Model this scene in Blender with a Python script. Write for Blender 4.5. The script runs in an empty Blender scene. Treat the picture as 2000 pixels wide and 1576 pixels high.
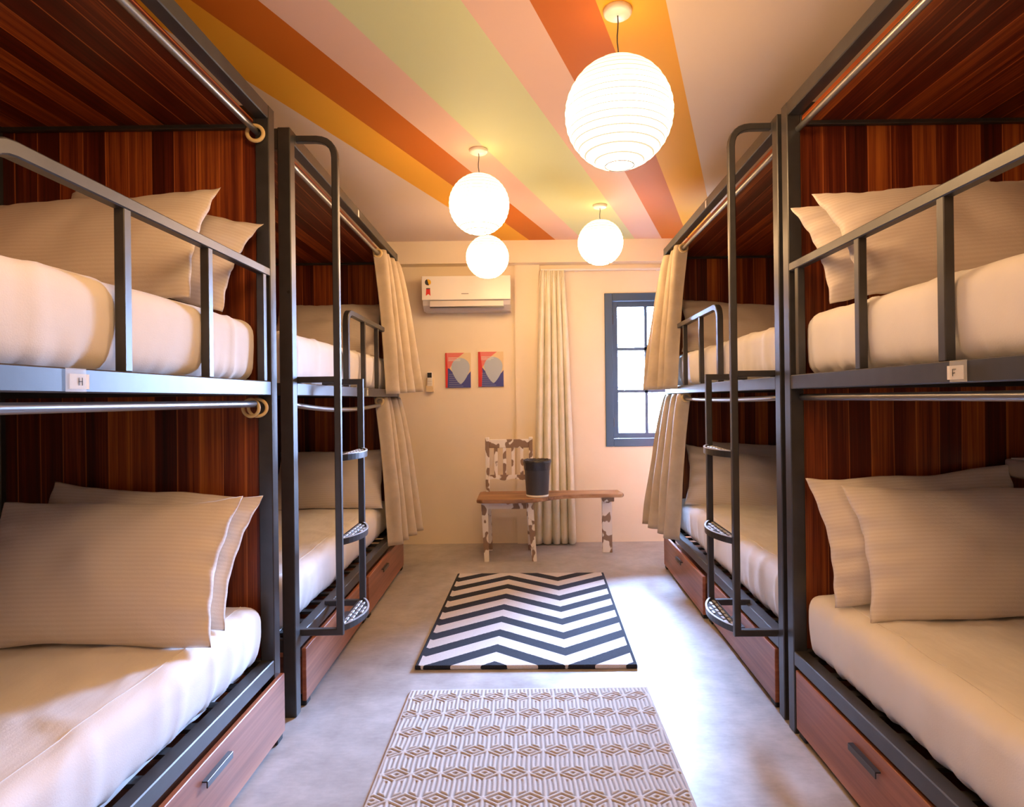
import bpy, bmesh, math, random
import numpy as np
from mathutils import Vector, Matrix, noise
random.seed(7)
PI = math.pi
SC = bpy.context.scene
COL = SC.collection

# ------------------------------------------------------------------ materials
class NT:
    def __init__(s, name):
        s.m = bpy.data.materials.new(name); s.m.use_nodes = True
        s.t = s.m.node_tree; s.t.nodes.clear()
        s.out = s.n('ShaderNodeOutputMaterial')
    def n(s, typ, **kw):
        nd = s.t.nodes.new(typ)
        for k, v in kw.items(): setattr(nd, k, v)
        return nd
    def put(s, sock, v):
        if hasattr(v, 'is_output') or isinstance(v, bpy.types.NodeSocket): s.t.links.new(v, sock)
        else:
            try: sock.default_value = v
            except Exception: sock.default_value = (*v, 1.0) if len(v) == 3 else v
    def math(s, op, a, b=None, c=None):
        nd = s.n('ShaderNodeMath', operation=op)
        s.put(nd.inputs[0], a)
        if b is not None: s.put(nd.inputs[1], b)
        if c is not None: s.put(nd.inputs[2], c)
        return nd.outputs[0]
    def obj(s): return s.n('ShaderNodeTexCoord').outputs['Object']
    def sep(s, v):
        nd = s.n('ShaderNodeSeparateXYZ'); s.put(nd.inputs[0], v); return nd.outputs
    def map(s, v, scale, loc=(0, 0, 0)):
        nd = s.n('ShaderNodeMapping'); s.put(nd.inputs['Vector'], v)
        nd.inputs['Scale'].default_value = scale; nd.inputs['Location'].default_value = loc
        return nd.outputs[0]
    def noise(s, v, scale, detail=3, rough=.55, w=None):
        nd = s.n('ShaderNodeTexNoise'); s.put(nd.inputs['Vector'], v)
        nd.inputs['Scale'].default_value = scale; nd.inputs['Detail'].default_value = detail
        nd.inputs['Roughness'].default_value = rough
        return nd.outputs['Fac']
    def ramp(s, f, stops, interp='LINEAR'):
        nd = s.n('ShaderNodeValToRGB'); cr = nd.color_ramp; cr.interpolation = interp
        while len(cr.elements) < len(stops): cr.elements.new(.5)
        for e, (p, c) in zip(cr.elements, stops):
            e.position = p; e.color = (*c, 1) if len(c) == 3 else c
        s.put(nd.inputs[0], f); return nd.outputs['Color']
    def mix(s, f, a, b, mode='MIX'):
        nd = s.n('ShaderNodeMix', data_type='RGBA', blend_type=mode)
        s.put(nd.inputs[0], f); s.put(nd.inputs[6], a); s.put(nd.inputs[7], b); return nd.outputs[2]
    def bump(s, h, strength=.3, dist=.01):
        nd = s.n('ShaderNodeBump'); s.put(nd.inputs['Height'], h)
        nd.inputs['Strength'].default_value = strength; nd.inputs['Distance'].default_value = dist
        return nd.outputs[0]
    def bsdf(s, color, rough=.5, metal=0., spec=.5, normal=None, sheen=0., coat=0., subs=0.):
        p = s.n('ShaderNodeBsdfPrincipled')
        s.put(p.inputs['Base Color'], color); s.put(p.inputs['Roughness'], rough)
        p.inputs['Metallic'].default_value = metal; p.inputs['Specular IOR Level'].default_value = spec
        p.inputs['Sheen Weight'].default_value = sheen; p.inputs['Coat Weight'].default_value = coat
        if normal is not None: s.put(p.inputs['Normal'], normal)
        s.t.links.new(p.outputs[0], s.out.inputs[0]); s.p = p
        return s.m
def srgb(r, g, b):
    f = lambda c: (c / 255 / 12.92) if c / 255 <= .04045 else ((c / 255 + .055) / 1.055) ** 2.4
    return (f(r), f(g), f(b))
def plain(name, c, rough=.5, metal=0., spec=.5, bump=0., bscale=200):
    t = NT(name); v = t.noise(t.obj(), 6, 3)
    col = t.mix(t.math('MULTIPLY', v, .25), c, tuple(x * .8 for x in c))
    nb = t.bump(t.noise(t.obj(), bscale, 2), bump, .002) if bump else None
    return t.bsdf(col, rough, metal, spec, nb)

def wood_mat(name, axis, dark=1.0):
    """reddish laminate boards; grain along axis"""
    t = NT(name); o = t.obj(); x, y, z = t.sep(o)
    if axis == 'z': al, ac = z, t.math('ADD', x, t.math('MULTIPLY', y, .37))
    else: al, ac = y, t.math('ADD', x, t.math('MULTIPLY', z, .91))
    comb = t.n('ShaderNodeCombineXYZ'); t.put(comb.inputs[0], ac); t.put(comb.inputs[1], al)
    v = comb.outputs[0]
    wob = t.noise(t.map(v, (2, 1.2, 1)), 1, 2)
    ac2 = t.math('ADD', ac, t.math('MULTIPLY', wob, .012))
    cell = t.math('FLOOR', t.math('DIVIDE', ac2, .083))
    wn = t.n('ShaderNodeTexWhiteNoise', noise_dimensions='1D'); t.put(wn.inputs['W'], cell)
    frac = t.math('FRACT', t.math('DIVIDE', ac2, .083))
    broad = t.noise(t.map(v, (11, .35, 1)), 1, 3, .6)
    fine = t.noise(t.map(v, (150, 2.2, 1)), 1, 4, .65)
    streak = t.noise(t.map(v, (42, .5, 1), (3, 1, 0)), 1, 2, .5)
    f = t.math('ADD', t.math('MULTIPLY', wn.outputs['Value'], .34), t.math('MULTIPLY', broad, .56))
    f = t.math('ADD', f, t.math('MULTIPLY', t.math('SUBTRACT', fine, .5), .55))
    f = t.math('ADD', f, t.math('MULTIPLY', t.math('SUBTRACT', streak, .5), .5))
    col = t.ramp(f, [(.14, (.018 * dark, .003 * dark, .002 * dark)), (.40, (.085 * dark, .012 * dark, .005 * dark)),
                     (.56, (.215 * dark, .047 * dark, .011 * dark)), (.74, (.40 * dark, .118 * dark, .020 * dark)),
                     (.95, (.60 * dark, .22 * dark, .035 * dark))])
    edge = t.math('LESS_THAN', frac, .05)
    col = t.mix(t.math('MULTIPLY', edge, .5), col, (.55 * dark, .17 * dark, .045 * dark))
    return t.bsdf(col, .34, 0, .5, t.bump(fine, .08, .002))

def make_mats():
    M = {}
    M['wood_z'] = wood_mat('wood_upright_grain', 'z', 1.2)
    M['wood_y'] = wood_mat('wood_lengthwise_grain', 'y', 1.35)
    # drawers: lighter brown-red laminate, grain lengthwise
    t = NT('drawer_laminate'); o = t.obj()
    g = t.noise(t.map(o, (8, 1.3, 55)), 1, 4, .6); b = t.noise(t.map(o, (2, .5, 14)), 1, 2)
    f = t.math('ADD', t.math('MULTIPLY', g, .55), t.math('MULTIPLY', b, .5))
    M['drawer'] = t.bsdf(t.ramp(f, [(.25, srgb(104, 56, 38)), (.5, srgb(150, 92, 66)), (.78, srgb(186, 124, 92))]), .38, 0, .5)
    t = NT('charcoal_steel'); o = t.obj()
    c = t.ramp(t.noise(o, 14, 3), [(.3, (.026, .026, .028)), (.7, (.040, .040, .042))])
    M['steel'] = t.bsdf(c, .38, .1, .7, t.bump(t.noise(o, 420, 2), .05, .001))
    M['rod'] = plain('grey_rod_steel', (.30, .30, .31), .32, .75, .5)
    M['black'] = plain('black_rubber', (.012, .012, .013), .6)
    t = NT('aluminium_step'); M['alu'] = t.bsdf((.74, .77, .80), .35, .6, .6)
    # fabrics
    t = NT('fitted_sheet_cotton'); o = t.obj()
    c = t.ramp(t.noise(o, 5, 3), [(.3, (.75, .725, .70)), (.7, (.81, .79, .77))])
    h = t.math('ADD', t.math('MULTIPLY', t.noise(o, 300, 2), .25), t.math('MULTIPLY', t.noise(t.map(o, (7, 2.2, 3)), 1.6, 3, .5), 5))
    M['sheet'] = t.bsdf(c, .8, 0, .25, t.bump(h, .22, .006), .25)
    t = NT('satin_stripe_pillowcase'); o = t.obj(); x, y, z = t.sep(o)
    st = t.math('SINE', t.math('MULTIPLY', y, 2 * PI / .0125))
    sf = t.math('MULTIPLY_ADD', st, .5, .5)
    c = t.mix(sf, (.69, .625, .565), (.74, .68, .625))
    rg = t.math('MULTIPLY_ADD', sf, -.22, .58)
    h = t.math('ADD', t.noise(t.map(o, (5, 9, 5)), 1.5, 4, .6), t.math('MULTIPLY', t.noise(o, 300, 2), .12))
    M['pillow'] = t.bsdf(c, rg, 0, .4, t.bump(h, .35, .012), .15)
    t = NT('linen_bunk_curtain'); o = t.obj()
    c = t.ramp(t.noise(o, 9, 3), [(.3, srgb(182, 167, 142)), (.7, srgb(202, 187, 161))])
    M['curtain'] = t.bsdf(c, .85, 0, .2, t.bump(t.noise(o, 350, 2), .2, .002), .2)
    t = NT('pale_window_curtain'); o = t.obj()
    c = t.ramp(t.noise(o, 9, 3), [(.3, srgb(222, 218, 196)), (.7, srgb(236, 232, 214))])
    M['wcurtain'] = t.bsdf(c, .85, 0, .2, t.bump(t.noise(o, 350, 2), .15, .002), .2)
    M['ringwood'] = plain('pale_ring', srgb(226, 200, 142), .4)
    # room
    t = NT('cream_wall_paint'); o = t.obj()
    c = t.ramp(t.noise(o, 2.2, 4), [(.3, (.81, .71, .535)), (.7, (.85, .755, .585))])
    M['wall'] = t.bsdf(c, .75, 0, .3, t.bump(t.noise(o, 60, 4), .08, .004))
    t = NT('striped_ceiling_paint'); x, y, z = t.sep(t.obj())
    s = t.math('ADD', t.math('SUBTRACT', x, t.math('MULTIPLY', t.math('SUBTRACT', y, 2.02), .361)), .431)
    a = t.math('ABSOLUTE', s)
    c = t.ramp(t.math('DIVIDE', a, 2.0), [(0, srgb(205, 210, 160)), (.217 / 2, srgb(222, 186, 166)), (.445 / 2, srgb(192, 104, 30)),
                                         (.664 / 2, srgb(232, 168, 54)), (.895 / 2, srgb(226, 206, 186))], 'CONSTANT')
    M['ceiling'] = t.bsdf(c, .55, 0, .12)
    t = NT('polished_concrete'); o = t.obj()
    n1 = t.noise(o, 1.6, 5, .6); n2 = t.noise(o, 9, 5, .65); n3 = t.noise(t.map(o, (1, 3, 1)), 24, 3)
    f = t.math('ADD', t.math('MULTIPLY', n1, .55), t.math('ADD', t.math('MULTIPLY', n2, .35), t.math('MULTIPLY', n3, .12)))
    c = t.ramp(f, [(.36, (.255, .235, .22)), (.5, (.37, .35, .335)), (.64, (.50, .475, .46))])
    M['floor'] = t.bsdf(c, t.math('MULTIPLY_ADD', n2, .28, .27), 0, .38, t.bump(n2, .05, .01))
    M['winframe'] = plain('blue_grey_window_paint', srgb(58, 82, 108), .4)
    t = NT('window_glass')
    tr = t.n('ShaderNodeBsdfTransparent'); gl = t.n('ShaderNodeBsdfGlossy'); gl.inputs['Roughness'].default_value = .02
    fr = t.n('ShaderNodeFresnel'); fr.inputs[0].default_value = 1.45
    mx = t.n('ShaderNodeMixShader'); t.put(mx.inputs[0], fr.outputs[0])
    t.t.links.new(tr.outputs[0], mx.inputs[1]); t.t.links.new(gl.outputs[0], mx.inputs[2]); t.t.links.new(mx.outputs[0], t.out.inputs[0])
    M['glass'] = t.m
    t = NT('clear_tape')
    tr = t.n('ShaderNodeBsdfTransparent'); gl = t.n('ShaderNodeBsdfPrincipled')
    gl.inputs['Base Color'].default_value = (.75, .75, .72, 1); gl.inputs['Roughness'].default_value = .25
    mx = t.n('ShaderNodeMixShader'); mx.inputs[0].default_value = .28
    t.t.links.new(tr.outputs[0], mx.inputs[1]); t.t.links.new(gl.outputs[0], mx.inputs[2]); t.t.links.new(mx.outputs[0], t.out.inputs[0])
    M['tape'] = t.m
    M['paper'] = plain('white_paper', (.82, .80, .76), .7)
    M['ink'] = plain('dark_ink', (.03, .03, .035), .7)
    M['white'] = plain('white_plastic', (.80, .78, .74), .3)
    M['greyp'] = plain('grey_white_plastic', (.62, .58, .55), .35)
    M['darkp'] = plain('dark_plastic', (.03, .03, .032), .3)
    M['gold'] = plain('gold_sticker', srgb(225, 175, 30), .4)
    M['red'] = plain('red_print', srgb(205, 45, 40), .45)
    M['pink'] = plain('coral_print', srgb(222, 120, 112), .5)
    M['blue'] = plain('blue_print', srgb(66, 74, 150), .5)
    M['leaf'] = plain('grey_print', srgb(178, 192, 208), .5)
    M['pale'] = plain('pale_print', srgb(228, 205, 160), .5)
    M['metalbox'] = plain('brushed_metal', (.7, .68, .66), .3, .6)
    t = NT('black_bin_liner'); o = t.obj()
    M['bag'] = t.bsdf((.03, .03, .038), .28, 0, .6, t.bump(t.noise(o, 40, 4, .6), .5, .01))
    M['bin'] = plain('dark_bin_plastic', (.07, .07, .075), .4)
    t = NT('patchy_painted_wood'); o = t.obj()
    f = t.noise(t.map(o, (1, 1, .75), (4.3, 1, 2)), 17, 1.5, .4)
    M['patch'] = t.bsdf(t.ramp(f, [(.515, (.88, .85, .80)), (.545, (.27, .18, .12))]), .55)
    t = NT('worn_plank'); o = t.obj()
    f = t.noise(t.map(o, (1.2, 16, 8)), 2, 4, .6)
    M['plank'] = t.bsdf(t.ramp(f, [(.3, srgb(112, 78, 52)), (.55, srgb(168, 126, 88)), (.75, srgb(204, 168, 130))]), .5)
    # rugs
    t = NT('chevron_pile'); o = t.obj(); x, y, z = t.sep(o)
    fr = t.math('ADD', x, .475)
    pp = t.math('PINGPONG', fr, .33)
    ph = t.math('DIVIDE', t.math('SUBTRACT', y, t.math('MULTIPLY', pp, .74)), .196)
    w = t.math('ADD', t.math('FRACT', t.math('ADD', ph, 20.25)), t.math('MULTIPLY', t.math('SUBTRACT', t.noise(o, 120, 2), .5), .05))
    dk = t.math('LESS_THAN', w, .47)
    bd = t.math('GREATER_THAN', t.math('ABSOLUTE', x), .492)
    dk = t.math('MAXIMUM', dk, bd)
    fz = t.noise(o, 420, 2)
    cd = t.ramp(fz, [(.3, (.010, .012, .020)), (.7, (.034, .038, .052))]); cl = t.ramp(fz, [(.3, (.54, .51, .50)), (.7, (.70, .675, .66))])
    M['chevron'] = t.bsdf(t.mix(dk, cl, cd), .9, 0, .15, t.bump(fz, .5, .004), .04)
    t = NT('woven_relief_rug'); at = t.n('ShaderNodeAttribute', attribute_name='yarn')
    fz = t.noise(t.map(t.obj(), (1, 3, 1)), 260, 2)
    c = t.mix(at.outputs['Fac'], (.25, .225, .205), (.56, .52, .48))
    c = t.mix(t.math('MULTIPLY', fz, .3), c, (.42, .36, .31))
    M['relief'] = t.bsdf(c, .9, 0, .15, t.bump(fz, .5, .003), .15)
    # lamp paper: a lit lantern, thin wire ribs show darker
    t = NT('lit_lantern_paper'); x, y, z = t.sep(t.obj())
    rib = t.math('LESS_THAN', t.math('FRACT', t.math('ADD', t.math('DIVIDE', z, .0205), t.math('MULTIPLY', x, .25))), .17)
    em = t.n('ShaderNodeEmission'); t.put(em.inputs[0], t.mix(rib, LAMP_COL, (.74, .60, .38)))
    # emission graded by height: shade top dimmed so the ceiling above stays unblown
    gr = t.n('ShaderNodeMapRange', interpolation_type='SMOOTHSTEP'); t.put(gr.inputs[0], z)
    gr.inputs[1].default_value = -.05; gr.inputs[2].default_value = .09; gr.inputs[3].default_value = LAMP_E; gr.inputs[4].default_value = 3.0
    t.put(em.inputs[1], t.math('MULTIPLY_ADD', rib, t.math('SUBTRACT', .85, gr.outputs[0]), gr.outputs[0]))
    t.t.links.new(em.outputs[0], t.out.inputs[0]); M['lantern'] = t.m
    return M
LAMP_COL = (1.0, .60, .28); LAMP_E = 19.0
SKY_COL = (.37, .56, 1.0); SKY_E = 400.0
M = make_mats()

# ------------------------------------------------------------------ mesh helpers
def link(o, parent=None):
    COL.objects.link(o)
    if parent is not None: o.parent = parent
    return o
def obj(name, bm, mat, parent=None, smooth=False, label=None):
    bmesh.ops.recalc_face_normals(bm, faces=bm.faces[:])
    me = bpy.data.meshes.new(name); bm.to_mesh(me); bm.free()
    for m in (mat if isinstance(mat, (list, tuple)) else [mat]): me.materials.append(m)
    if smooth:
        for p in me.polygons: p.use_smooth = True
    o = bpy.data.objects.new(name, me)
    if label: o['label'] = label
    return link(o, parent)
def empty(name, loc, rz=0.):
    o = bpy.data.objects.new(name, None); o.empty_display_size = .1
    o.location = loc; o.rotation_euler = (0, 0, rz); return link(o)
def tag(o, label=None, cat=None, group=None, kind=None):
    if label: o['label'] = label
    if cat: o['category'] = cat
    if group: o['group'] = group
    if kind: o['kind'] = kind
    return o
def nb(): return bmesh.new()
def box(bm, x0, x1, y0, y1, z0, z1, bev=0., seg=2, mi=0):
    g = bmesh.ops.create_cube(bm, size=1)
    vs = g['verts']
    sx, sy, sz = abs(x1 - x0), abs(y1 - y0), abs(z1 - z0)
    for v in vs:
        v.co = Vector(((x0 + x1) / 2 + v.co.x * sx, (y0 + y1) / 2 + v.co.y * sy, (z0 + z1) / 2 + v.co.z * sz))
    fs = list({f for v in vs for f in v.link_faces})
    for f in fs: f.material_index = mi
    if bev:
        es = list({e for v in vs for e in v.link_edges})
        r = bmesh.ops.bevel(bm, geom=es, offset=min(bev, .45 * min(sx, sy, sz)), segments=seg, affect='EDGES', profile=.6)
        for f in r['faces']: f.material_index = mi
def sweep(bm, pts, prof, nrm, closed_ends=True):
    """sweep a 2D profile (side, binormal) along a planar polyline whose plane normal is nrm"""
    nrm = Vector(nrm).normalized(); pts = [Vector(p) for p in pts]; rings = []
    for i, p in enumerate(pts):
        a = (p - pts[i - 1]).normalized() if i else None
        b = (pts[i + 1] - p).normalized() if i < len(pts) - 1 else None
        tg = ((a or b) + (b or a)).normalized()
        k = 1. / max(.3, tg.dot(b or a))
        side = nrm.cross(tg).normalized()
        rings.append([bm.verts.new(p + side * (u * k) + nrm * v) for u, v in prof])
    n = len(prof)
    for r, q in zip(rings, rings[1:]):
        for j in range(n): bm.faces.new((r[j], r[(j + 1) % n], q[(j + 1) % n], q[j]))
    if closed_ends: bm.faces.new(rings[0]); bm.faces.new(rings[-1][::-1])
def sq(w, h, c=.003):
    w /= 2; h /= 2
    return [(-w + c, -h), (w - c, -h), (w, -h + c), (w, h - c), (w - c, h), (-w + c, h), (-w, h - c), (-w, -h + c)]
def circ(r, n=12): return [(r * math.cos(2 * PI * i / n), r * math.sin(2 * PI * i / n)) for i in range(n)]
def arc_path(pts, r, seg=6):
    """round the corners of a polyline"""
    pts = [Vector(p) for p in pts]; out = [pts[0]]
    for i in range(1, len(pts) - 1):
        a, p, b = pts[i - 1], pts[i], pts[i + 1]
        u, v = (a - p).normalized(), (b - p).normalized(); P0, P1 = p + u * r, p + v * r
        for k in range(seg + 1):
            t = k / seg
            # circular-ish blend
            out.append(P0 * (1 - t) ** 2 + p * 2 * t * (1 - t) * .92 + (P0 + P1) * (.5 * .08 * 2 * t * (1 - t)) + P1 * t * t)
    out.append(pts[-1]); return out
def torus(bm, c, R, r, axis='y', n=28, m=10):
    c = Vector(c); rings = []
    for i in range(n):
        a = 2 * PI * i / n; ring = []
        for j in range(m):
            b = 2 * PI * j / m; d = R + r * math.cos(b); h = r * math.sin(b)
            if axis == 'y': p = Vector((d * math.cos(a), h, d * math.sin(a)))
            elif axis == 'z': p = Vector((d * math.cos(a), d * math.sin(a), h))
            else: p = Vector((h, d * math.cos(a), d * math.sin(a)))
            ring.append(bm.verts.new(c + p))
        rings.append(ring)
    for i in range(n):
        for j in range(m):
            bm.faces.new((rings[i][j], rings[(i + 1) % n][j], rings[(i + 1) % n][(j + 1) % m], rings[i][(j + 1) % m]))
def lathe(bm, prof, n=32, c=(0, 0, 0), capb=False, capt=False):
    c = Vector(c)
    R = [[bm.verts.new(c + Vector((r * math.cos(2 * PI * i / n), r * math.sin(2 * PI * i / n), z))) for i in range(n)] for r, z in prof]
    for a, b in zip(R, R[1:]):
        for i in range(n): bm.faces.new((a[i], a[(i + 1) % n], b[(i + 1) % n], b[i]))
    if capb: bm.faces.new(R[0][::-1])
    if capt: bm.faces.new(R[-1])
def poly_slab(bm, pts, y0, y1, mi=0):
    """extrude an XZ outline between two y values"""
    a = [bm.verts.new((x, y0, z)) for x, z in pts]; b = [bm.verts.new((x, y1, z)) for x, z in pts]
    f = [bm.faces.new(a), bm.faces.new(b[::-1])]
    for i in range(len(pts)): f.append(bm.faces.new((a[i], b[i], b[(i + 1) % len(pts)], a[(i + 1) % len(pts)])))
    for q in f: q.material_index = mi

# ------------------------------------------------------------------ bunk beds
H, L, DEP = 2.305, 2.10, 1.03
PZ0, PZ1 = 1.256, 1.307     # upper platform rail
BZ0, BZ1 = .251, .303       # lower bed rail
P5 = .05
def bunk(s, loc, rz, label, guard_y, balu, ladder=None, drawers=(), sag=0., tagy=None, letter=None, tag_w=.055, stickers=(), group=None):
    """s=+1: bed lies towards +x of its aisle face, s=-1: towards -x. Local y runs from the near end to the head end."""
    root = empty('bunk_bed', loc, rz)
    tag(root, label, 'bunk bed', group)
    X = lambda d: s * d
    B = lambda bm, d0, d1, y0, y1, z0, z1, bev=.003: box(bm, min(X(d0), X(d1)), max(X(d0), X(d1)), y0, y1, z0, z1, bev, 1)
    for d in (0, DEP - P5):
        for y in (0, L - P5):
            b = nb(); B(b, d, d + P5, y, y + P5, 0, H); obj('post', b, M['steel'], root)
    for nm, z0, z1 in (('canopy_rail', H - .05, H), ('platform_rail', PZ0, PZ1), ('bed_rail', BZ0, BZ1)):
        for d in (0, DEP - P5):
            b = nb(); B(b, d + .001, d + P5 - .001, P5, L - P5, z0, z1); o = obj(nm, b, M['steel'], root)
            if d == 0 and nm == 'platform_rail': prail = o
    for nm, z0, z1 in (('canopy_end_rail', 2.222, H), ('platform_end_rail', PZ0, PZ1), ('bed_end_rail', BZ0, BZ1)):
        for y in (.01, L - P5 + .0):
            b = nb(); B(b, P5, DEP - P5, y, y + .022, z0, z1); obj(nm, b, M['steel'], root)
    b = nb(); B(b, P5 + .006, DEP - P5, .035, L - P5, 2.236, 2.252, 0); obj('roof_panel', b, M['wood_y'], root)
    b = nb(); B(b, P5 - .004, DEP - P5, L - .026, L - .010, .30, H - .05, 0); obj('end_panel', b, M['wood_z'], root)
    for z0, z1 in ((BZ1, PZ0), (PZ1, 2.236)):
        b = nb(); B(b, DEP - .030, DEP - .016, P5, L - P5, z0, z1, 0); obj('added_back_panel', b, M['wood_y'], root)  # unseen boards added to keep wall bounce out and the berths dark
    for z in (BZ1 - .028, PZ1 - .028):
        b = nb(); y = .12
        while y < L - .1:
            B(b, P5 - .004, DEP - P5 + .004, y, y + .035, z, z + .012, 0); y += .125
        obj('slat_base', b, M['steel'], root)
    # guard rail: one bent tube with upright bars
    zt = 1.700
    path = arc_path([(X(.016), L - P5, zt), (X(.016), guard_y + .015, zt), (X(.016), guard_y + .015, PZ1)], .07)
    b = nb(); sweep(b, path, sq(.030, .030), (1, 0, 0)); g = obj('guard_rail', b, M['steel'], root)
    for y in balu:
        b = nb(); B(b, .004, .029, y, y + .026, PZ1, zt - .013, .002); obj('guard_bar', b, M['steel'], g)
    # curtain rods
    for z, sg in ((2.205, 0.), (1.226, sag)):
        n = 14; pts = [(X(.042), .04 + (L - .08) * i / n, z - sg * math.sin(PI * (i / n) ** .9)) for i in range(n + 1)]
        b = nb(); sweep(b, pts, circ(.0115), (1, 0, 0)); obj('curtain_rod', b, M['rod'], root, True)
    # drawers on low feet
    for (y0, y1, d, hy) in drawers:
        b = nb(); B(b, d, d + .018, y0, y1, .024, .236, .002)
        B(b, d + .018, .78, y0 + .03, y1 - .03, .04, .19, 0)
        dr = obj('drawer', b, M['drawer'], root)
        hb = nb(); B(hb, d - .016, d - .012, hy, hy + .145, .172, .192, .001); B(hb, d - .014, d + .001, hy, hy + .145, .188, .192, 0)
        obj('handle', hb, M['darkp'], dr)
        for q in (y0 + .01, y1 - .06):
            fb = nb(); B(fb, d + .004, d + .05, q, q + .05, 0, .026, .004); obj('drawer_foot', fb, M['black'], dr)
    # ladder
    if ladder:
        ly, lw = ladder; off = -.152
        lad = empty('ladder', (0, 0, 0)); lad.parent = root
        lad['label'] = 'dark steel ladder with three curved metal treads'
        yc = ly + .0135
        path = arc_path([(X(.02), yc, H - .018), (X(off), yc, H - .018), (X(off), yc, .306), (X(.02), yc, .306)], .012)
        path = arc_path([(X(.02), yc, H - .018), (X(off), yc, H - .018), (X(off), yc, .45)], .075) + [Vector((X(off), yc, .306)), Vector((X(.02), yc, .306))]
        b = nb(); sweep(b, path, sq(.026, .026), (0, 1, 0)); obj('stile', b, M['steel'], lad)
        yf = ly + lw + .0135
        b = nb(); sweep(b, [(X(.02), yf, PZ1 + .013), (X(off), yf, PZ1 + .013), (X(off), yf, .306), (X(.02), yf, .306)], sq(.026, .026), (0, 1, 0)); obj('stile', b, M['steel'], lad)
        b = nb(); B(b, 0.002, .026, ly + .026, ly + .05, PZ1, PZ1 + .026, .002); B(b, off - .012, off + .012, ly + .02, ly + .03, PZ1, PZ1 + .024, 0)
        sweep(b, [(X(.02), yc, PZ1 + .013), (X(off), yc, PZ1 + .013)], sq(.024, .024), (0, 1, 0)); obj('stile_tie', b, M['steel'], lad)
        for z in (.325, .672, 1.012):
            y0, y1 = ly + .026, ly + lw
            n = 14
            arcp = [(off - .016 - .052 * math.sin(PI * i / n) ** .8 + .004, y0 + (y1 - y0) * i / n) for i in range(n + 1)]
            # frame of the tread: a lip following the curve plus the straight back edge
            b = nb()
            for k in range(n):
                (a0, b0), (a1, b1) = arcp[k], arcp[k + 1]
                q = [(a0, b0), (a1, b1), (a1 + .008, b1), (a0 + .008, b0)]
                lo = [b.verts.new((X(u), v, z - .022)) for u, v in q]; hi = [b.verts.new((X(u), v, z + .003)) for u, v in q]
                b.faces.new(lo[::-1]); b.faces.new(hi)
                for e in range(4): b.faces.new((lo[e], lo[(e + 1) % 4], hi[(e + 1) % 4], hi[e]))
            B(b, off + .008, off + .014, y0, y1, z - .012, z + .001, 0)
            # plate
            for k in range(n):
                (a0, b0), (a1, b1) = arcp[k], arcp[k + 1]
                vs = [b.verts.new((X(u), v, zz)) for zz in (z - .004, z - .001) for u, v in ((a0 + .004, b0), (a1 + .004, b1), (off + .012, b1), (off + .012, b0))]
                b.faces.new(vs[0:4]); b.faces.new(vs[4:8][::-1])
                for e in range(4): b.faces.new((vs[e], vs[(e + 1) % 4], vs[4 + (e + 1) % 4], vs[4 + e]))
            tr = obj('tread', b, M['darkp'], lad)
            gb = nb()
            for r in range(3):
                for k in range(7):
                    yy = y0 + .016 + k * (y1 - y0 - .03) / 7 + (r % 2) * .02
                    uu = off - .002 - r * .020
                    lim = off - .016 - .052 * math.sin(PI * (yy + .015 - y0) / (y1 - y0)) ** .8 + .014
                    if uu - .008 > lim and yy + .034 < y1: B(gb, uu - .0055, uu + .0055, yy, yy + .030, z - .001, z + .003, .001)
            for k in range(n):
                (a0, b0), (a1, b1) = arcp[k], arcp[k + 1]
                q = [(a0 - .001, b0), (a1 - .001, b1), (a1 + .007, b1), (a0 + .007, b0)]
                lo = [gb.verts.new((X(u), v, z + .003)) for u, v in q]; hi = [gb.verts.new((X(u), v, z + .006)) for u, v in q]
                gb.faces.new(lo[::-1]); gb.faces.new(hi)
                for e in range(4): gb.faces.new((lo[e], lo[(e + 1) % 4], hi[(e + 1) % 4], hi[e]))
            obj('tread_grip', gb, M['alu'], tr)
    # paper name tag taped on the platform rail
    if tagy is not None:
        b = nb(); B(b, -.0012, 0, tagy, tagy + tag_w, PZ0 + .008, PZ1 - .012, 0)
        nt = obj('name_tag', b, M['paper'], prail)
        b = nb(); B(b, -.0020, -.0014, tagy - .012, tagy + tag_w * .82, PZ0 + .002, PZ1 - .001, 0); obj('tape', b, M['tape'], root)
        if letter:
            b = nb(); yc = tagy + tag_w * .52; zc = (PZ0 + PZ1) / 2 - .002; w, h, k = .011, .016, .0013
            dirr = 1 if s < 0 else -1      # reading direction along y, seen from the aisle
            def stroke(u0, u1, v0, v1): B(b, -.0030, -.0024, yc + dirr * u0, yc + dirr * u1, zc + v0, zc + v1, 0)
            if letter == 'H':
                stroke(-w / 2, -w / 2 + k, -h / 2, h / 2); stroke(w / 2 - k, w / 2, -h / 2, h / 2); stroke(-w / 2, w / 2, -k / 2, k / 2)
            if letter == 'F':
                stroke(-w / 2, -w / 2 + k, -h / 2, h / 2); stroke(-w / 2, w / 2, h / 2 - k, h / 2); stroke(-w / 2, w / 4, -k, 0)
            obj('lettering', b, M['ink'], nt)
    for (yy, z0, z1) in stickers:
        b = nb(); B(b, -.0015, 0, yy, yy + .022, z0, z1, 0); obj('sticker', b, M['paper'], root)
    return root

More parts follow.
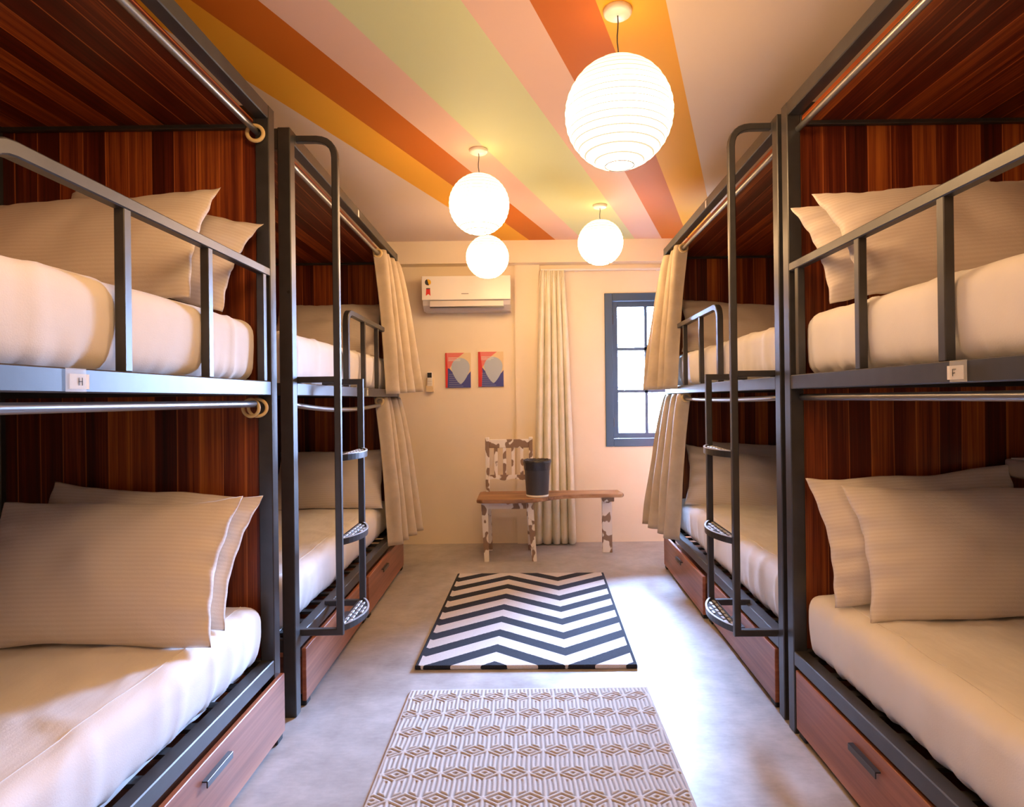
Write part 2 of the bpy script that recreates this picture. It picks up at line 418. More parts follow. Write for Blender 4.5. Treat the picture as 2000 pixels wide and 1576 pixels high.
XA, YA = -.928, .1477
XC, YC = .952, .1725
A = bunk(-1, (XA, YA, 0), 0, 'dark steel bunk bed nearest on the left, tag lettered H on its rail', .880, (1.262, 1.632, 2.000),
         drawers=((1.03, 2.098, -.016, 1.530), (.03, 1.02, -.016, .45)), tagy=1.083, letter='H')
Cc = bunk(1, (XC, YC, 0), 0, 'dark steel bunk bed nearest on the right, tag lettered F on its rail', .80, (1.226, 1.588, 1.985),
         drawers=((1.03, 2.045, .004, 1.510), (.03, 1.02, .004, .45)), tagy=1.162, letter='F', tag_w=.052)
Bb = bunk(-1, (-.9215, 2.3778, 0), .0151, 'steel bunk bed with ladder on the left, beside the air conditioner wall', .785, (1.132, 1.460, 1.79),
         ladder=(.064, .35), drawers=((.085, 1.06, -.010, .50), (1.075, 2.098, -.018, 1.39)), sag=.040, tagy=1.15, tag_w=.03,
         stickers=((1.00, H - .05, H - .012),))
Dd = bunk(1, (.9548, 2.3178, 0), -.0150, 'steel bunk bed with ladder on the right, beside the window', .80, (1.160, 1.540, 1.86),
         ladder=(.060, .36), drawers=((.085, 1.045, -.002, .43), (1.058, 2.098, -.024, 1.52)), sag=.012, tagy=.99, tag_w=.03,
         stickers=((.97, H - .05, H - .012),))
b = nb(); lathe(b, [(.006, 0), (.006, .002)], 12, capb=True, capt=True)
o = obj('bolt_hole', b, M['black'], Bb); o.rotation_euler = (PI / 2, 0, 0); o.location = (-.012, .0005, 1.66)

# ------------------------------------------------------------------ mattresses
def mattress(root, s, zb, th, label, d0=.035, d1=.955, y0=.065, y1=2.035, seed=0, hem=True, tk=.012):
    nx, ny, nz, r = 36, 110, 12, .055
    bm = nb(); cx, cy, cz = (d0 + d1) / 2, (y0 + y1) / 2, zb + th / 2
    hx, hy, hz = (d1 - d0) / 2, (y1 - y0) / 2, th / 2
    bmesh.ops.create_cube(bm, size=2)
    def cuts(ax, n):
        for i in range(1, n):
            bmesh.ops.bisect_plane(bm, geom=bm.verts[:] + bm.edges[:] + bm.faces[:], plane_co=Vector([(-1 + 2 * i / n) if k == ax else 0 for k in range(3)]), plane_no=Vector([1 if k == ax else 0 for k in range(3)]))
    cuts(0, nx); cuts(1, ny); cuts(2, nz)
    def surf(ux, uy, uz):
        p = Vector((ux * hx, uy * hy, uz * hz))
        for k, u in enumerate((ux, uy)): p[k] = (hx, hy)[k] * (math.sin(u * PI / 2) * .35 + u * .65)
        q = Vector([max(-hh + r, min(hh - r, p[k])) for k, hh in enumerate((hx, hy, hz))])
        dlt = p - q
        if dlt.length > 1e-6: p = q + dlt.normalized() * r
        n = dlt.normalized() if dlt.length > 1e-6 else Vector((0, 0, 1))
        w = noise.noise(Vector((p.x * 3 + seed, p.y * 2.2, p.z * 4))) * .007 + noise.noise(Vector((p.x * 9, p.y * 7 + seed, p.z * 3))) * .003
        # a few long soft creases running across the sheet
        cr = noise.noise(Vector((p.x * 2.2 + p.y * 3.4 + seed, p.x * 7 - p.y * 5, seed * 1.3)))
        w += .006 * max(0., 1 - abs(cr) * 5)
        low = max(0., -uz - .1)
        if hem and abs(n.z) < .9:
            gath = math.sin(p.y * 88 + 5 * noise.noise(Vector((p.y * 4, seed, 0)))) * .6 + noise.noise(Vector((p.y * 30, p.z * 10, seed)))
            w += .0065 * low * gath
        p += n * w
        # the sheet tucks under: the sides draw in towards the slats
        tuck = max(0., -uz + .15) ** 1.6
        if abs(n.x) > .2: p.x -= math.copysign(tk * tuck, n.x)
        return Vector((s * (cx + p.x), cy + p.y, cz + p.z))
    for v in bm.verts: v.co = surf(*v.co)
    o = obj('mattress', bm, M['sheet'], None, True)
    o.matrix_world = root_mat(root)
    # stitched seam of the fitted sheet, just inside the front edge
    sb = nb(); n = 60
    pts = [surf(-.80 + .03 * math.sin(k / n * 5 + seed), -.93 + 1.86 * k / n, 1.) + Vector((0, 0, .0006)) for k in range(n + 1)]
    for a_, b_ in zip(pts, pts[1:]):
        vs = [sb.verts.new(q) for q in (a_ + Vector((-.0016, 0, 0)), a_ + Vector((.0016, 0, 0)), b_ + Vector((.0016, 0, 0)), b_ + Vector((-.0016, 0, 0)))]
        vt = [sb.verts.new(v.co + Vector((0, 0, .0016))) for v in vs]
        sb.faces.new(vt); sb.faces.new(vs[::-1])
        for e in range(4): sb.faces.new((vs[e], vs[(e + 1) % 4], vt[(e + 1) % 4], vt[e]))
    obj('sheet_seam', sb, M['sheet'], o)
    return tag(o, label, 'mattress', 'bunk mattresses')
def root_mat(root): return Matrix.Translation(root.location) @ Matrix.Rotation(root.rotation_euler.z, 4, 'Z')
mattress(A, -1, BZ1 - .012, .222, 'mattress in white fitted sheet on lower berth, nearest left bunk', seed=1, d0=.026, tk=.030)
mattress(A, -1, PZ1 - .012, .228, 'mattress in white fitted sheet on upper berth, nearest left bunk', seed=2, d0=.036)
mattress(Cc, 1, BZ1 - .012, .232, 'mattress in cream fitted sheet on lower berth, nearest right bunk', seed=3, d0=.038)
mattress(Cc, 1, PZ1 - .012, .228, 'mattress in cream fitted sheet on upper berth, nearest right bunk', seed=4, d0=.036)
mattress(Bb, -1, BZ1 - .012, .225, 'mattress in white fitted sheet on lower berth, left ladder bunk', seed=5, d0=.06, tk=.020)
mattress(Bb, -1, PZ1 - .012, .228, 'mattress in white fitted sheet on upper berth, left ladder bunk', seed=6, d0=.036)
mattress(Dd, 1, BZ1 - .012, .225, 'mattress in cream fitted sheet on lower berth, right ladder bunk', seed=7, d0=.05)
mattress(Dd, 1, PZ1 - .012, .228, 'mattress in cream fitted sheet on upper berth, right ladder bunk', seed=8, d0=.036)

# ------------------------------------------------------------------ pillows
def pillow(Pb, Pt, s, W, th, label, seed, slump=0., yawl=0.):
    """Pb/Pt: bottom and top corner on the aisle side (world); s: side the bed extends to"""
    Pb, Pt = Vector(Pb), Vector(Pt); up = (Pt - Pb); hgt = up.length; up.normalize()
    wd = Vector((s, yawl, 0)).normalized(); wd = (wd - up * wd.dot(up)).normalized()
    ax = wd if s > 0 else -wd
    nr = ax.cross(up).normalized()
    ctr = (Pb + Pt) / 2 + wd * (W / 2)
    nu, nv = 56, 40; bm = nb(); grid = {}
    for side in (1, -1):
        for i in range(nu + 1):
            for j in range(nv + 1):
                if side == -1 and (i in (0, nu) or j in (0, nv)): grid[side, i, j] = grid[1, i, j]; continue
                a = -1 + 2 * i / nu; c = -1 + 2 * j / nv
                a = math.sin(a * PI / 2) * .5 + a * .5; c = math.sin(c * PI / 2) * .5 + c * .5
                pin_x = 1 - .075 * (1 - c * c) ; pin_y = 1 - .075 * (1 - a * a)
                sx = noise.noise(Vector((seed * 3.1, c * 2, 1))) * .007; sy = noise.noise(Vector((a * 2, seed * 2.7, 5))) * .010
                x = a * W / 2 * pin_x + sx * abs(a); y = c * hgt / 2 * pin_y + sy * abs(c)
                t = ((1 - abs(a) ** 2.6) * (1 - abs(c) ** 2.4))
                t = max(0, t) ** .62 * th / 2
                # gathers close to the short sides and corners
                ea = max(0, abs(a) - .55) / .45; ec = max(0, abs(c) - .6) / .4
                wr = ea * (1 - ea * .4) * (.006 * math.sin(c * 17 + seed * 2 + 2 * noise.noise(Vector((a * 3, c * 2, seed)))) + .006 * noise.noise(Vector((a * 2, c * 9, seed * 1.7))))
                wr += ec * .006 * noise.noise(Vector((a * 9, c * 2, seed * 2.3)))
                wr += .012 * noise.noise(Vector((a * 2 + seed, c * 2, side * .7))) * (1 - abs(a)) * (1 - abs(c)) * 2
                z = side * t + wr * (1 if abs(a) < 1 else .7) + slump * (a * a) * .03 - .012 * (c * c)
                grid[side, i, j] = bm.verts.new((x, y - slump * .05 * max(0, (a if s > 0 else -a)) ** 2 * (c + 1) / 2, z))
        for i in range(nu):
            for j in range(nv):
                q = [grid[side, i, j], grid[side, i + 1, j], grid[side, i + 1, j + 1], grid[side, i, j + 1]]
                bm.faces.new(q if side == 1 else q[::-1])
    o = obj('pillow', bm, M['pillow'], None, True)
    mw = Matrix((ax, up, nr)).transposed().to_4x4(); mw.translation = ctr
    o.matrix_world = mw
    return tag(o, label, 'pillow', 'pillows on the bunks')
pillow((-.962, 1.90, .525), (-.925, 2.105, .915), -1, .75, .13, 'back pillow of two on lower berth, nearest left bunk', 1)
pillow((-.938, 1.765, .520), (-.940, 1.985, .925), -1, .78, .16, 'striped front pillow of two on lower berth, nearest left bunk', 2)
pillow((-1.005, 2.00, 1.535), (-.925, 2.13, 1.865), -1, .72, .13, 'back pillow of two on upper berth, nearest left bunk', 3)
pillow((-.980, 1.79, 1.530), (-.996, 2.01, 1.930), -1, .78, .16, 'striped front pillow of two on upper berth, nearest left bunk', 4, slump=1.)
pillow((1.000, 2.00, .535), (.975, 2.165, .940), 1, .74, .13, 'back pillow of two on lower berth, nearest right bunk', 5)
pillow((1.048, 1.880, .530), (1.055, 2.060, .935), 1, .78, .16, 'striped front pillow of two on lower berth, nearest right bunk', 6)
pillow((.990, 1.99, 1.535), (.922, 2.115, 1.890), 1, .74, .13, 'back pillow of two on upper berth, nearest right bunk', 7)
pillow((.985, 1.80, 1.530), (.948, 2.02, 1.905), 1, .78, .16, 'striped front pillow of two on upper berth, nearest right bunk', 8)
pillow((-.975, 4.02, .525), (-.985, 4.27, .905), -1, .76, .15, 'pillow on lower berth of left ladder bunk, behind the hanging curtain', 9)
pillow((-1.00, 4.05, 1.535), (-1.00, 4.30, 1.925), -1, .76, .15, 'pillow on upper berth of left ladder bunk, behind the hanging curtain', 10)
pillow((1.020, 4.03, .525), (1.09, 4.26, .905), 1, .76, .15, 'front pillow on lower berth of right ladder bunk', 11)
pillow((1.230, 4.19, .530), (1.255, 4.345, .925), 1, .70, .11, 'pillow tucked behind another on lower berth, right ladder bunk', 13)
pillow((1.020, 4.05, 1.535), (1.06, 4.27, 1.925), 1, .76, .15, 'pillow on upper berth of right ladder bunk', 12)

# ------------------------------------------------------------------ bunk curtains and rings
def curtain(root, s, ztop, zbot, label, ytop, ybot, dtop, dbot, nf, seed, amp=(.036, .034), hem_drop=0.):
    nu, nvv = 150, 34; bm = nb(); rows = []
    for j in range(nvv + 1):
        t = j / nvv; row = []
        e = t ** .75
        for i in range(nu + 1):
            u = i / nu
            uu = u + (.02 * math.sin(u * 9 + seed) + .018 * math.sin(u * 5 + seed * 2 + t * 2)) * t
            ph = 2 * PI * nf * uu + 2.45
            fold = math.sin(ph); fold = math.copysign(abs(fold) ** .75, fold)
            am = amp[0] * (1 - t) + amp[1] * t
            am *= .75 + .5 * (noise.noise(Vector((u * 4, seed, 0))) + .5)
            y = (ytop[0] + (ytop[1] - ytop[0]) * u) * (1 - e) + (ybot[0] + (ybot[1] - ybot[0]) * u) * e
            d = (dtop[0] + (dtop[1] - dtop[0]) * u) * (1 - e) + (dbot[0] + (dbot[1] - dbot[0]) * u) * e
            d += am * fold; y -= .45 * (ytop[1] - ytop[0]) / (2 * PI * nf) * math.sin(2 * ph) * (1 - .5 * t)
            d += .012 * noise.noise(Vector((u * 6, t * 3, seed))) * t
            z = ztop + (zbot - ztop) * t + hem_drop * (u - .5) * t
            row.append(bm.verts.new((s * d, y, z)))
        rows.append(row)
    for a, b_ in zip(rows, rows[1:]):
        for i in range(nu): bm.faces.new((a[i], a[i + 1], b_[i + 1], b_[i]))
    o = obj('bunk_curtain', bm, M['curtain'], None, True)
    o.matrix_world = root_mat(root)
    md = o.modifiers.new('cloth', 'SOLIDIFY'); md.thickness = .0025; md.offset = 0
    zr = ztop - .028
    for k in range(4):
        uk = (PI - 2.45 + k * PI) / (2 * PI * nf)
        g = nb(); torus(g, (s * .042, ytop[0] + (ytop[1] - ytop[0]) * uk - .006, zr + .002), .0250, .0075, 'y')
        obj('grommet', g, M['ringwood'], o, True)
    return tag(o, label, 'curtain', 'curtains on the ladder bunks')
curtain(Bb, -1, 2.232, 1.285, 'beige curtain hanging from the upper rod of left ladder bunk', (1.64, 2.10), (1.62, 2.13), (.046, .025), (-.035, -.165), 4.0, 3.6, (.046, .034), .02)
curtain(Bb, -1, 1.253, .285, 'beige curtain hanging from the lower rod of left ladder bunk', (1.64, 2.09), (1.62, 2.11), (.046, .025), (-.045, -.155), 4.0, 3.9, (.046, .036), .02)
curtain(Dd, 1, 2.232, 1.285, 'beige curtain hanging from the upper rod of right ladder bunk', (1.66, 2.12), (1.70, 2.16), (.046, .028), (-.030, -.130), 3.2, 3.6, (.046, .036), .0)
curtain(Dd, 1, 1.253, .300, 'beige curtain hanging from the lower rod of right ladder bunk', (1.64, 2.10), (1.68, 2.14), (.046, .025), (-.040, -.135), 3.2, 4.1, (.046, .040), .02)
def ring(root, s, y, z, label, R=.027, r=.0062, tilt=0., dx=0.):
    b = nb(); torus(b, (0, 0, 0), R, r, 'y')
    o = obj('curtain_ring', b, M['ringwood'], None, True)
    o.matrix_world = root_mat(root) @ Matrix.Translation((s * (.042 + dx), y, z)) @ Matrix.Rotation(tilt, 4, 'Z')
    return tag(o, label, 'curtain ring', 'loose curtain rings')
ring(A, -1, 2.035, 2.205 - .009, 'pale curtain ring on upper rod of nearest left bunk', .0275, .007, .15)
ring(A, -1, 2.030, 1.226 - .014, 'outer pale ring of the pair on nearest left bunk lower rod', .030, .006, .35)
ring(A, -1, 2.012, 1.226 - .014, 'inner pale ring of the pair on nearest left bunk lower rod', .030, .006, -.1, .016)
ring(Dd, 1, .080, 1.226 - .012, 'pale curtain ring on lower rod of right ladder bunk', .028, .007, .5)

# ------------------------------------------------------------------ room
XL, XR, YB, YF, ZC = -2.03, 2.06, 5.22, -1.7, 2.56
def struct(name, bm, mat, parent=None):
    o = obj(name, bm, mat, parent)
    if parent is None: o['kind'] = 'structure'
    return o
b = nb(); box(b, XL - .1, XR + .1, YF - .1, YB + .3, -.1, 0); struct('floor', b, M['floor'])
b = nb(); box(b, XL - .1, XR + .1, YF - .1, YB + .3, ZC, ZC + .1); struct('ceiling', b, M['ceiling'])
b = nb(); box(b, XL - .1, XL, YF - .1, YB + .2, 0, ZC); struct('wall_left', b, M['wall'])
b = nb(); box(b, XR, XR + .1, YF - .1, YB + .2, 0, ZC); struct('wall_right', b, M['wall'])
b = nb(); box(b, XL, XR, YF - .1, YF, 0, ZC); struct('wall_front', b, M['wall'])
WX0, WX1, WZ0, WZ1 = .653, 1.95, .815, 2.126
b = nb()
box(b, XL, WX0, YB, YB + .2, 0, ZC); box(b, WX1, XR, YB, YB + .2, 0, ZC)
box(b, WX0, WX1, YB, YB + .2, 0, WZ0); box(b, WX0, WX1, YB, YB + .2, WZ1, ZC)
struct('wall_back', b, M['wall'])
b = nb(); box(b, XL, XR, 5.10, YB, 2.372, ZC); struct('trim_1', b, M['wall'])
b = nb(); box(b, -.113, .10, YB - .025, YB, 0, 2.372); struct('trim_2', b, M['wall'])
# window
def frame(bm, x0, x1, z0, z1, w, y0, y1, bev=.003):
    box(bm, x0, x0 + w, y0, y1, z0, z1, bev, 1); box(bm, x1 - w, x1, y0, y1, z0, z1, bev, 1)
    box(bm, x0 + w, x1 - w, y0, y1, z0, z0 + w, bev, 1); box(bm, x0 + w, x1 - w, y0, y1, z1 - w, z1, bev, 1)
b = nb(); frame(b, WX0, WX1, WZ0, WZ1, .066, YB - .014, YB + .15); win = struct('window_1', b, M['winframe'])
xm = (WX0 + WX1) / 2
for x0, x1 in ((WX0 + .068, xm - .001), (xm + .001, WX1 - .068)):
    b = nb(); frame(b, x0, x1, WZ0 + .068, WZ1 - .068, .046, YB + .02, YB + .065); ca = obj('casement', b, M['winframe'], win)
    b = nb(); xc = (x0 + x1) / 2
    box(b, xc - .013, xc + .013, YB + .03, YB + .055, WZ0 + .11, WZ1 - .11)
    for z in (1.286, 1.650): box(b, x0 + .04, x1 - .04, YB + .03, YB + .055, z - .013, z + .013)
    obj('muntin', b, M['winframe'], ca)
    b = nb(); box(b, x0 + .03, x1 - .03, YB + .041, YB + .045, WZ0 + .09, WZ1 - .09); obj('window_pane', b, M['glass'], ca)
for z in (1.02, 1.90):
    b = nb(); lathe(b, [(.007, z - .04), (.007, z + .04)], 10, (WX0 + .07, YB + .012, 0), True, True); obj('hinge', b, M['steel'], win)

# window curtain track and curtain
b = nb(); box(b, .112, 1.95, 5.150, 5.185, 2.312, 2.328, .003, 1)
for x in (.4, 1.1, 1.8): box(b, x, x + .03, 5.185, YB, 2.314, 2.324)
tag(obj('curtain_track', b, M['white']), 'thin white curtain track on the back wall above the window', 'curtain track')
bm = nb(); nu, nvv = 180, 40; rows = []
for j in range(nvv + 1):
    t = j / nvv; row = []
    for i in range(nu + 1):
        u = i / nu
        x = (.104 + .204 * u) * (1 - t ** .8) + (.018 + .362 * u) * t ** .8
        sh = max(0., 1 - t / .09)
        ph = 2 * PI * 5.0 * (u + .02 * math.sin(u * 7 + 1)) + .5 * t
        f = math.sin(ph); f = math.copysign(abs(f) ** .7, f)
        am = .012 + .030 * min(1, t * 5) ; am *= .8 + .6 * noise.noise(Vector((u * 5, t * 1.3, 3)))
        y = 5.153 + am * f + .008 * math.sin(3 * ph) * sh - .01 * t
        row.append(bm.verts.new((x + .008 * math.cos(ph) * min(1, t * 4), y, 2.312 - t * 2.300)))
    rows.append(row)
for a, c in zip(rows, rows[1:]):
    for i in range(nu): bm.faces.new((a[i], a[i + 1], c[i + 1], c[i]))
o = obj('window_curtain', bm, M['wcurtain'], None, True); o.modifiers.new('cloth', 'SOLIDIFY').thickness = .003
tag(o, 'long pale pleated curtain falling to the floor behind the bench', 'curtain')

# ------------------------------------------------------------------ air conditioner
b = nb(); x0, x1, yf = -.868, -.145, 5.02
prof = [(YB, 2.245), (yf + .015, 2.245), (yf, 2.228), (yf, 2.055), (yf + .02, 2.012), (yf + .07, 1.972), (YB, 1.972)]
va = [[b.verts.new((x, y, z)) for y, z in prof] for x in (x0, x1)]
b.faces.new(va[0]); b.faces.new(va[1][::-1])
for i in range(len(prof)): b.faces.new((va[0][i], va[1][i], va[1][(i + 1) % len(prof)], va[0][(i + 1) % len(prof)]))
ac = obj('air_conditioner', b, M['greyp'])
tag(ac, 'white wall air conditioner with a red ribbon sticker, high on back wall', 'air conditioner')
b = nb(); box(b, x0 - .004, x1 + .004, yf - .018, yf - .002, 2.052, 2.249, .006, 2); fp = obj('front_panel', b, M['white'], ac)
b = nb(); box(b, x0 + .06, x1 - .055, yf - .010, yf + .004, 1.998, 2.044, .004, 2); o = obj('air_flap', b, M['greyp'], ac)
b = nb(); box(b, x0 + .06, x1 - .055, yf - .002, yf + .02, 1.990, 1.996); obj('vent_slot', b, M['darkp'], ac)
b = nb(); yy = yf - .0195
def disc(bm, cx, cz, r, y0, y1, a0=0, a1=2 * PI, mi=0, n=24):
    pts = [(cx + r * math.cos(a0 + (a1 - a0) * i / n), cz + r * math.sin(a0 + (a1 - a0) * i / n)) for i in range(n + (0 if abs(a1 - a0) > 6.2 else 1))]
    poly_slab(bm, pts, y0, y1, mi)
cx, cz = x0 + .050, 2.198
disc(b, cx, cz, .026, yy, yf - .018, PI / 2 + .3, 3 * PI / 2 + .3, 1); disc(b, cx, cz, .024, yy, yf - .018, -PI / 2 + .3, PI / 2 + .3, 0)
box(b, cx - .016, cx + .016, yy, yf - .018, cz - .048, cz - .024, mi=3); box(b, cx - .016, cx + .016, yy, yf - .018, cz - .056, cz - .048, mi=1)
poly_slab(b, [(cx - .016, cz - .056), (cx + .016, cz - .056), (cx + .019, cz - .112), (cx + .004, cz - .098), (cx - .003, cz - .098), (cx - .019, cz - .112)], yy, yf - .018, 2)
obj('rosette_sticker', b, [M['gold'], M['ink'], M['red'], M['white']], fp)
b = nb()
for k in range(7): box(b, -.545 + k * .0085, -.545 + k * .0085 + .006, yf - .0188, yf - .0178, 2.098, 2.104)
obj('maker_mark', b, M['ink'], fp)

# remote in its wall holder
rt = empty('remote_control', (-.845, YB, 1.30)); tag(rt, 'white remote control in a wall holder beside the left curtain', 'remote control')
b = nb(); box(b, -.022, .022, -.032, -.014, .02, .172, .006, 2); obj('handset', b, M['white'], rt)
b = nb(); box(b, -.018, .018, -.0335, -.031, .122, .164); obj('screen', b, M['darkp'], rt)
b = nb()
for i in range(3):
    for j in range(3): box(b, -.015 + i * .012, -.007 + i * .012, -.0335, -.031, .045 + j * .02, .053 + j * .02)
obj('button', b, M['greyp'], rt)
b = nb(); box(b, -.03, .03, -.010, 0, 0, .12, .003, 1); box(b, -.03, -.025, -.036, 0, 0, .06); box(b, .025, .03, -.036, 0, 0, .06); box(b, -.03, .03, -.040, -.035, 0, .05); box(b, -.03, .03, -.036, 0, 0, .006)
obj('holder', b, M['pale'], rt)

# two wall posters
def poster(x, z, label, red_w, seed):
    w, h = .216, .298
    b = nb(); box(b, 0, w, -.012, 0, 0, h); o = obj('poster', b, M['pale']); o.location = (x, YB - .001, z)
    tag(o, label, 'poster', 'posters on the back wall')
    y1, y2, y3 = -.0122, -.0128, -.0134
    b = nb()
    poly_slab(b, [(0, .0), (w, 0), (w, .14), (w * .62, .04), (w * .16, .165), (0, .165)], y1, -.0119, 0)      # blue foot
    poly_slab(b, [(0, .165), (w * .16, .165), (w * .40, .24), (w * .75, h), (0, h)], y1, -.0119, 1)             # coral head
    poly_slab(b, [(0, 0), (red_w * w * .8, 0), (red_w * w, h * .45), (red_w * w * .5, h), (0, h)], y2, -.0123, 2)  # red edge
    pts = []
    for i in range(40):                                                                              # guitar-pick outline
        a = 2 * PI * i / 40; r = 1 + .0 * math.cos(a)
        px = math.sin(a); pz = math.cos(a)
        k = (1 - pz) / 2
        pts.append((w * .60 + w * .40 * px * (1 - .55 * k ** 2.2), .155 + (.098 * pz if pz > 0 else .122 * pz)))
    poly_slab(b, pts, y3, -.0129, 3)
    rnd = random.Random(seed)
    for i in range(7):
        zz = .012 + i * .017; xe = w * (.25 + .45 * (1 - i / 7))
        box(b, w * .14, min(w * .9, xe), -.0140, -.0122, zz, zz + .0022, mi=3)
    for i in range(3): box(b, w * .12, w * (.5 + .12 * rnd.random()), -.0136, -.0122, h - .045 - i * .012, h - .041 - i * .012, mi=4)
    obj('print', b, [M['blue'], M['pink'], M['red'], M['leaf'], M['paper']], o)
poster(-.712, 1.334, 'left one of two small abstract posters, lower and nearer the remote', .10, 1)
poster(-.432, 1.340, 'right one of two small abstract posters, nearer the tall curtain', .17, 2)

# ------------------------------------------------------------------ pendant lanterns
def pendant(x, y, zc, r, label, squash=1.0):
    root = empty('pendant_lamp', (x, y, zc)); tag(root, label, 'lamp', 'paper globe pendants')
    n = 36; prof = []
    a0, a1 = -PI / 2 + .27, PI / 2 - .20
    for i in range(n + 1):
        a = a0 + (a1 - a0) * i / n; rr = r * (1 + .006 * math.cos(i * PI))
        prof.append((rr * math.cos(a), rr * math.sin(a) * squash))
    b = nb(); lathe(b, prof, 48); sh = obj('paper_shade', b, M['lantern'], root, True)
    b = nb(); torus(b, (0, 0, prof[0][1]), prof[0][0], .0022, 'z'); torus(b, (0, 0, prof[-1][1]), prof[-1][0], .002, 'z'); obj('wire_ring', b, M['rod'], sh, True)
    dz = ZC - zc
    b = nb(); pts = [(.0015 * math.sin(i * 1.3) + .004 * math.sin(i * .5) * (1 - i / 12), 0, r * .35 + (dz - .02 - r * .35) * i / 12) for i in range(13)]
    sweep(b, pts, circ(.0022, 6), (0, 1, 0)); obj('cord', b, M['ink'], root, True)
    b = nb(); lathe(b, [(.001, dz - .020), (.040, dz - .020), (.048, dz - .014), (.050, dz - .001), (.001, dz - .001)], 28); obj('ceiling_rose', b, M['white'], root, True)
    return root
pendant(.319, 2.085, 2.203, .183, 'largest and nearest white paper globe lamp', 1.0)
pendant(-.253, 3.24, 2.268, .159, 'middle-left white paper globe lamp hanging just above another')
pendant(-.282, 4.30, 2.235, .150, 'far left white paper globe lamp in front of the air conditioner')
pendant(.504, 4.20, 2.302, .155, 'far right white paper globe lamp above the window side')

# ------------------------------------------------------------------ bench chair and bin
ch = empty('bench_chair', (.15, 4.80, 0)); tag(ch, 'patchy white painted chair joined to a wooden bench seat, back wall', 'bench')
ox, oy = .15, 4.80
def LB(bm, x0, x1, y0, y1, z0, z1, bev=.004): box(bm, x0 - ox, x1 - ox, y0 - oy, y1 - oy, z0, z1, bev, 2)
# seat board outline (top view), straight back, front stepping back to the right
front = [(-.405, 4.585), (-.36, 4.560), (-.12, 4.555), (.02, 4.575), (.10, 4.625), (.18, 4.70), (.26, 4.745), (.40, 4.765), (.715, 4.765)]
outl = front + [(.735, 4.80), (.715, 4.985), (-.385, 4.985), (-.41, 4.95)]
b = nb(); lo = [b.verts.new((x - ox, y - oy, .452)) for x, y in outl]; hi = [b.verts.new((x - ox, y - oy, .480)) for x, y in outl]
b.faces.new(lo[::-1]); b.faces.new(hi)
for i in range(len(outl)): b.faces.new((lo[i], lo[(i + 1) % len(outl)], hi[(i + 1) % len(outl)], hi[i]))
bmesh.ops.bevel(b, geom=[e for e in b.edges if abs(e.verts[0].co.z - e.verts[1].co.z) < 1e-5], offset=.005, segments=2, affect='EDGES')
obj('seat_board', b, M['plank'], ch)
def leg(x0, y0, x1, y1, w, d, z1=.452):
    b = nb(); r = []
    for (x, y, z, k) in ((x0, y0, 0, .78), (x0 * .4 + x1 * .6, y0 * .4 + y1 * .6, z1 * .6, .95), (x1, y1, z1, 1.1)):
        r.append([b.verts.new((x - ox + i * w / 2 * k, y - oy + j * d / 2 * k, z)) for i, j in ((-1, -1), (1, -1), (1, 1), (-1, 1))])
    for p, q in zip(r, r[1:]):
        for i in range(4): b.faces.new((p[i], p[(i + 1) % 4], q[(i + 1) % 4], q[i]))
    b.faces.new(r[0][::-1]); b.faces.new(r[-1])
    bmesh.ops.bevel(b, geom=[e for e in b.edges if abs(e.verts[0].co.z - e.verts[1].co.z) > .1], offset=.005, segments=2, affect='EDGES')
    obj('leg', b, M['patch'], ch)
leg(-.337, 4.645, -.350, 4.655, .046, .046); leg(.026, 4.635, -.005, 4.655, .046, .046)
leg(-.330, 4.985, -.345, 4.955, .042, .042); leg(-.005, 4.985, -.012, 4.955, .042, .042)
b = nb(); LB(b, .570, .648, 4.855, 4.89, 0, .415); LB(b, .57, .66, 4.80, 4.93, .415, .452); obj('leg', b, M['patch'], ch, label='broad plank leg of the bench end')
b = nb(); LB(b, -.325, -.03, 4.640, 4.662, .395, .452); obj('apron', b, M['patch'], ch)
for x in (-.362, -.008):
    b = nb(); LB(b, x, x + .032, 4.950, 4.985, .480, .922, .006); obj('back_post', b, M['patch'], ch)
b = nb(); LB(b, -.330, -.008, 4.955, 4.978, .835, .905, .005); obj('top_rail', b, M['patch'], ch)
for k in range(4):
    x = -.290 + k * .070; b = nb(); LB(b, x, x + .027, 4.958, 4.975, .610, .836, .003); obj('back_slat', b, M['patch'], ch)
b = nb(); n = 24
pts = [(-.330 - ox + .322 * i / n, .578 + .007 * math.sin(i / n * 4 * PI)) for i in range(n + 1)] + [(-.008 - ox, .615), (-.330 - ox, .615)]
poly_slab(b, pts, 4.957 - oy, 4.977 - oy); obj('lower_rail', b, M['patch'], ch)

bn = empty('waste_bin', (.055, 4.705, .480)); tag(bn, 'black lined waste bin standing on the bench seat', 'bin')
b = nb(); lathe(b, [(.083, 0), (.086, .012), (.100, .262), (.104, .268), (.096, .268), (.080, .02), (.001, .02)], 36, capb=True); obj('bin_body', b, M['bin'], bn, True)
b = nb(); lathe(b, [(.0855, .004), (.0865, .018), (.0872, .018), (.0862, .003)], 36); obj('base_band', b, M['white'], bn, True)
b = nb(); n = 48; R = []
for (r, z, am) in ((.100, .205, .004), (.104, .235, .003), (.109, .265, .003), (.108, .282, .004), (.100, .284, .005), (.094, .27, .004), (.086, .18, .006), (.07, .03, .006)):
    R.append([b.verts.new(((r + am * noise.noise(Vector((math.cos(2 * PI * i / n) * 4, math.sin(2 * PI * i / n) * 4, z * 20)))) * math.cos(2 * PI * i / n),
                           (r + am * noise.noise(Vector((math.cos(2 * PI * i / n) * 4, math.sin(2 * PI * i / n) * 4, z * 20)))) * math.sin(2 * PI * i / n),
                           z + .006 * noise.noise(Vector((i * .7, z * 9, 2))))) for i in range(n)])
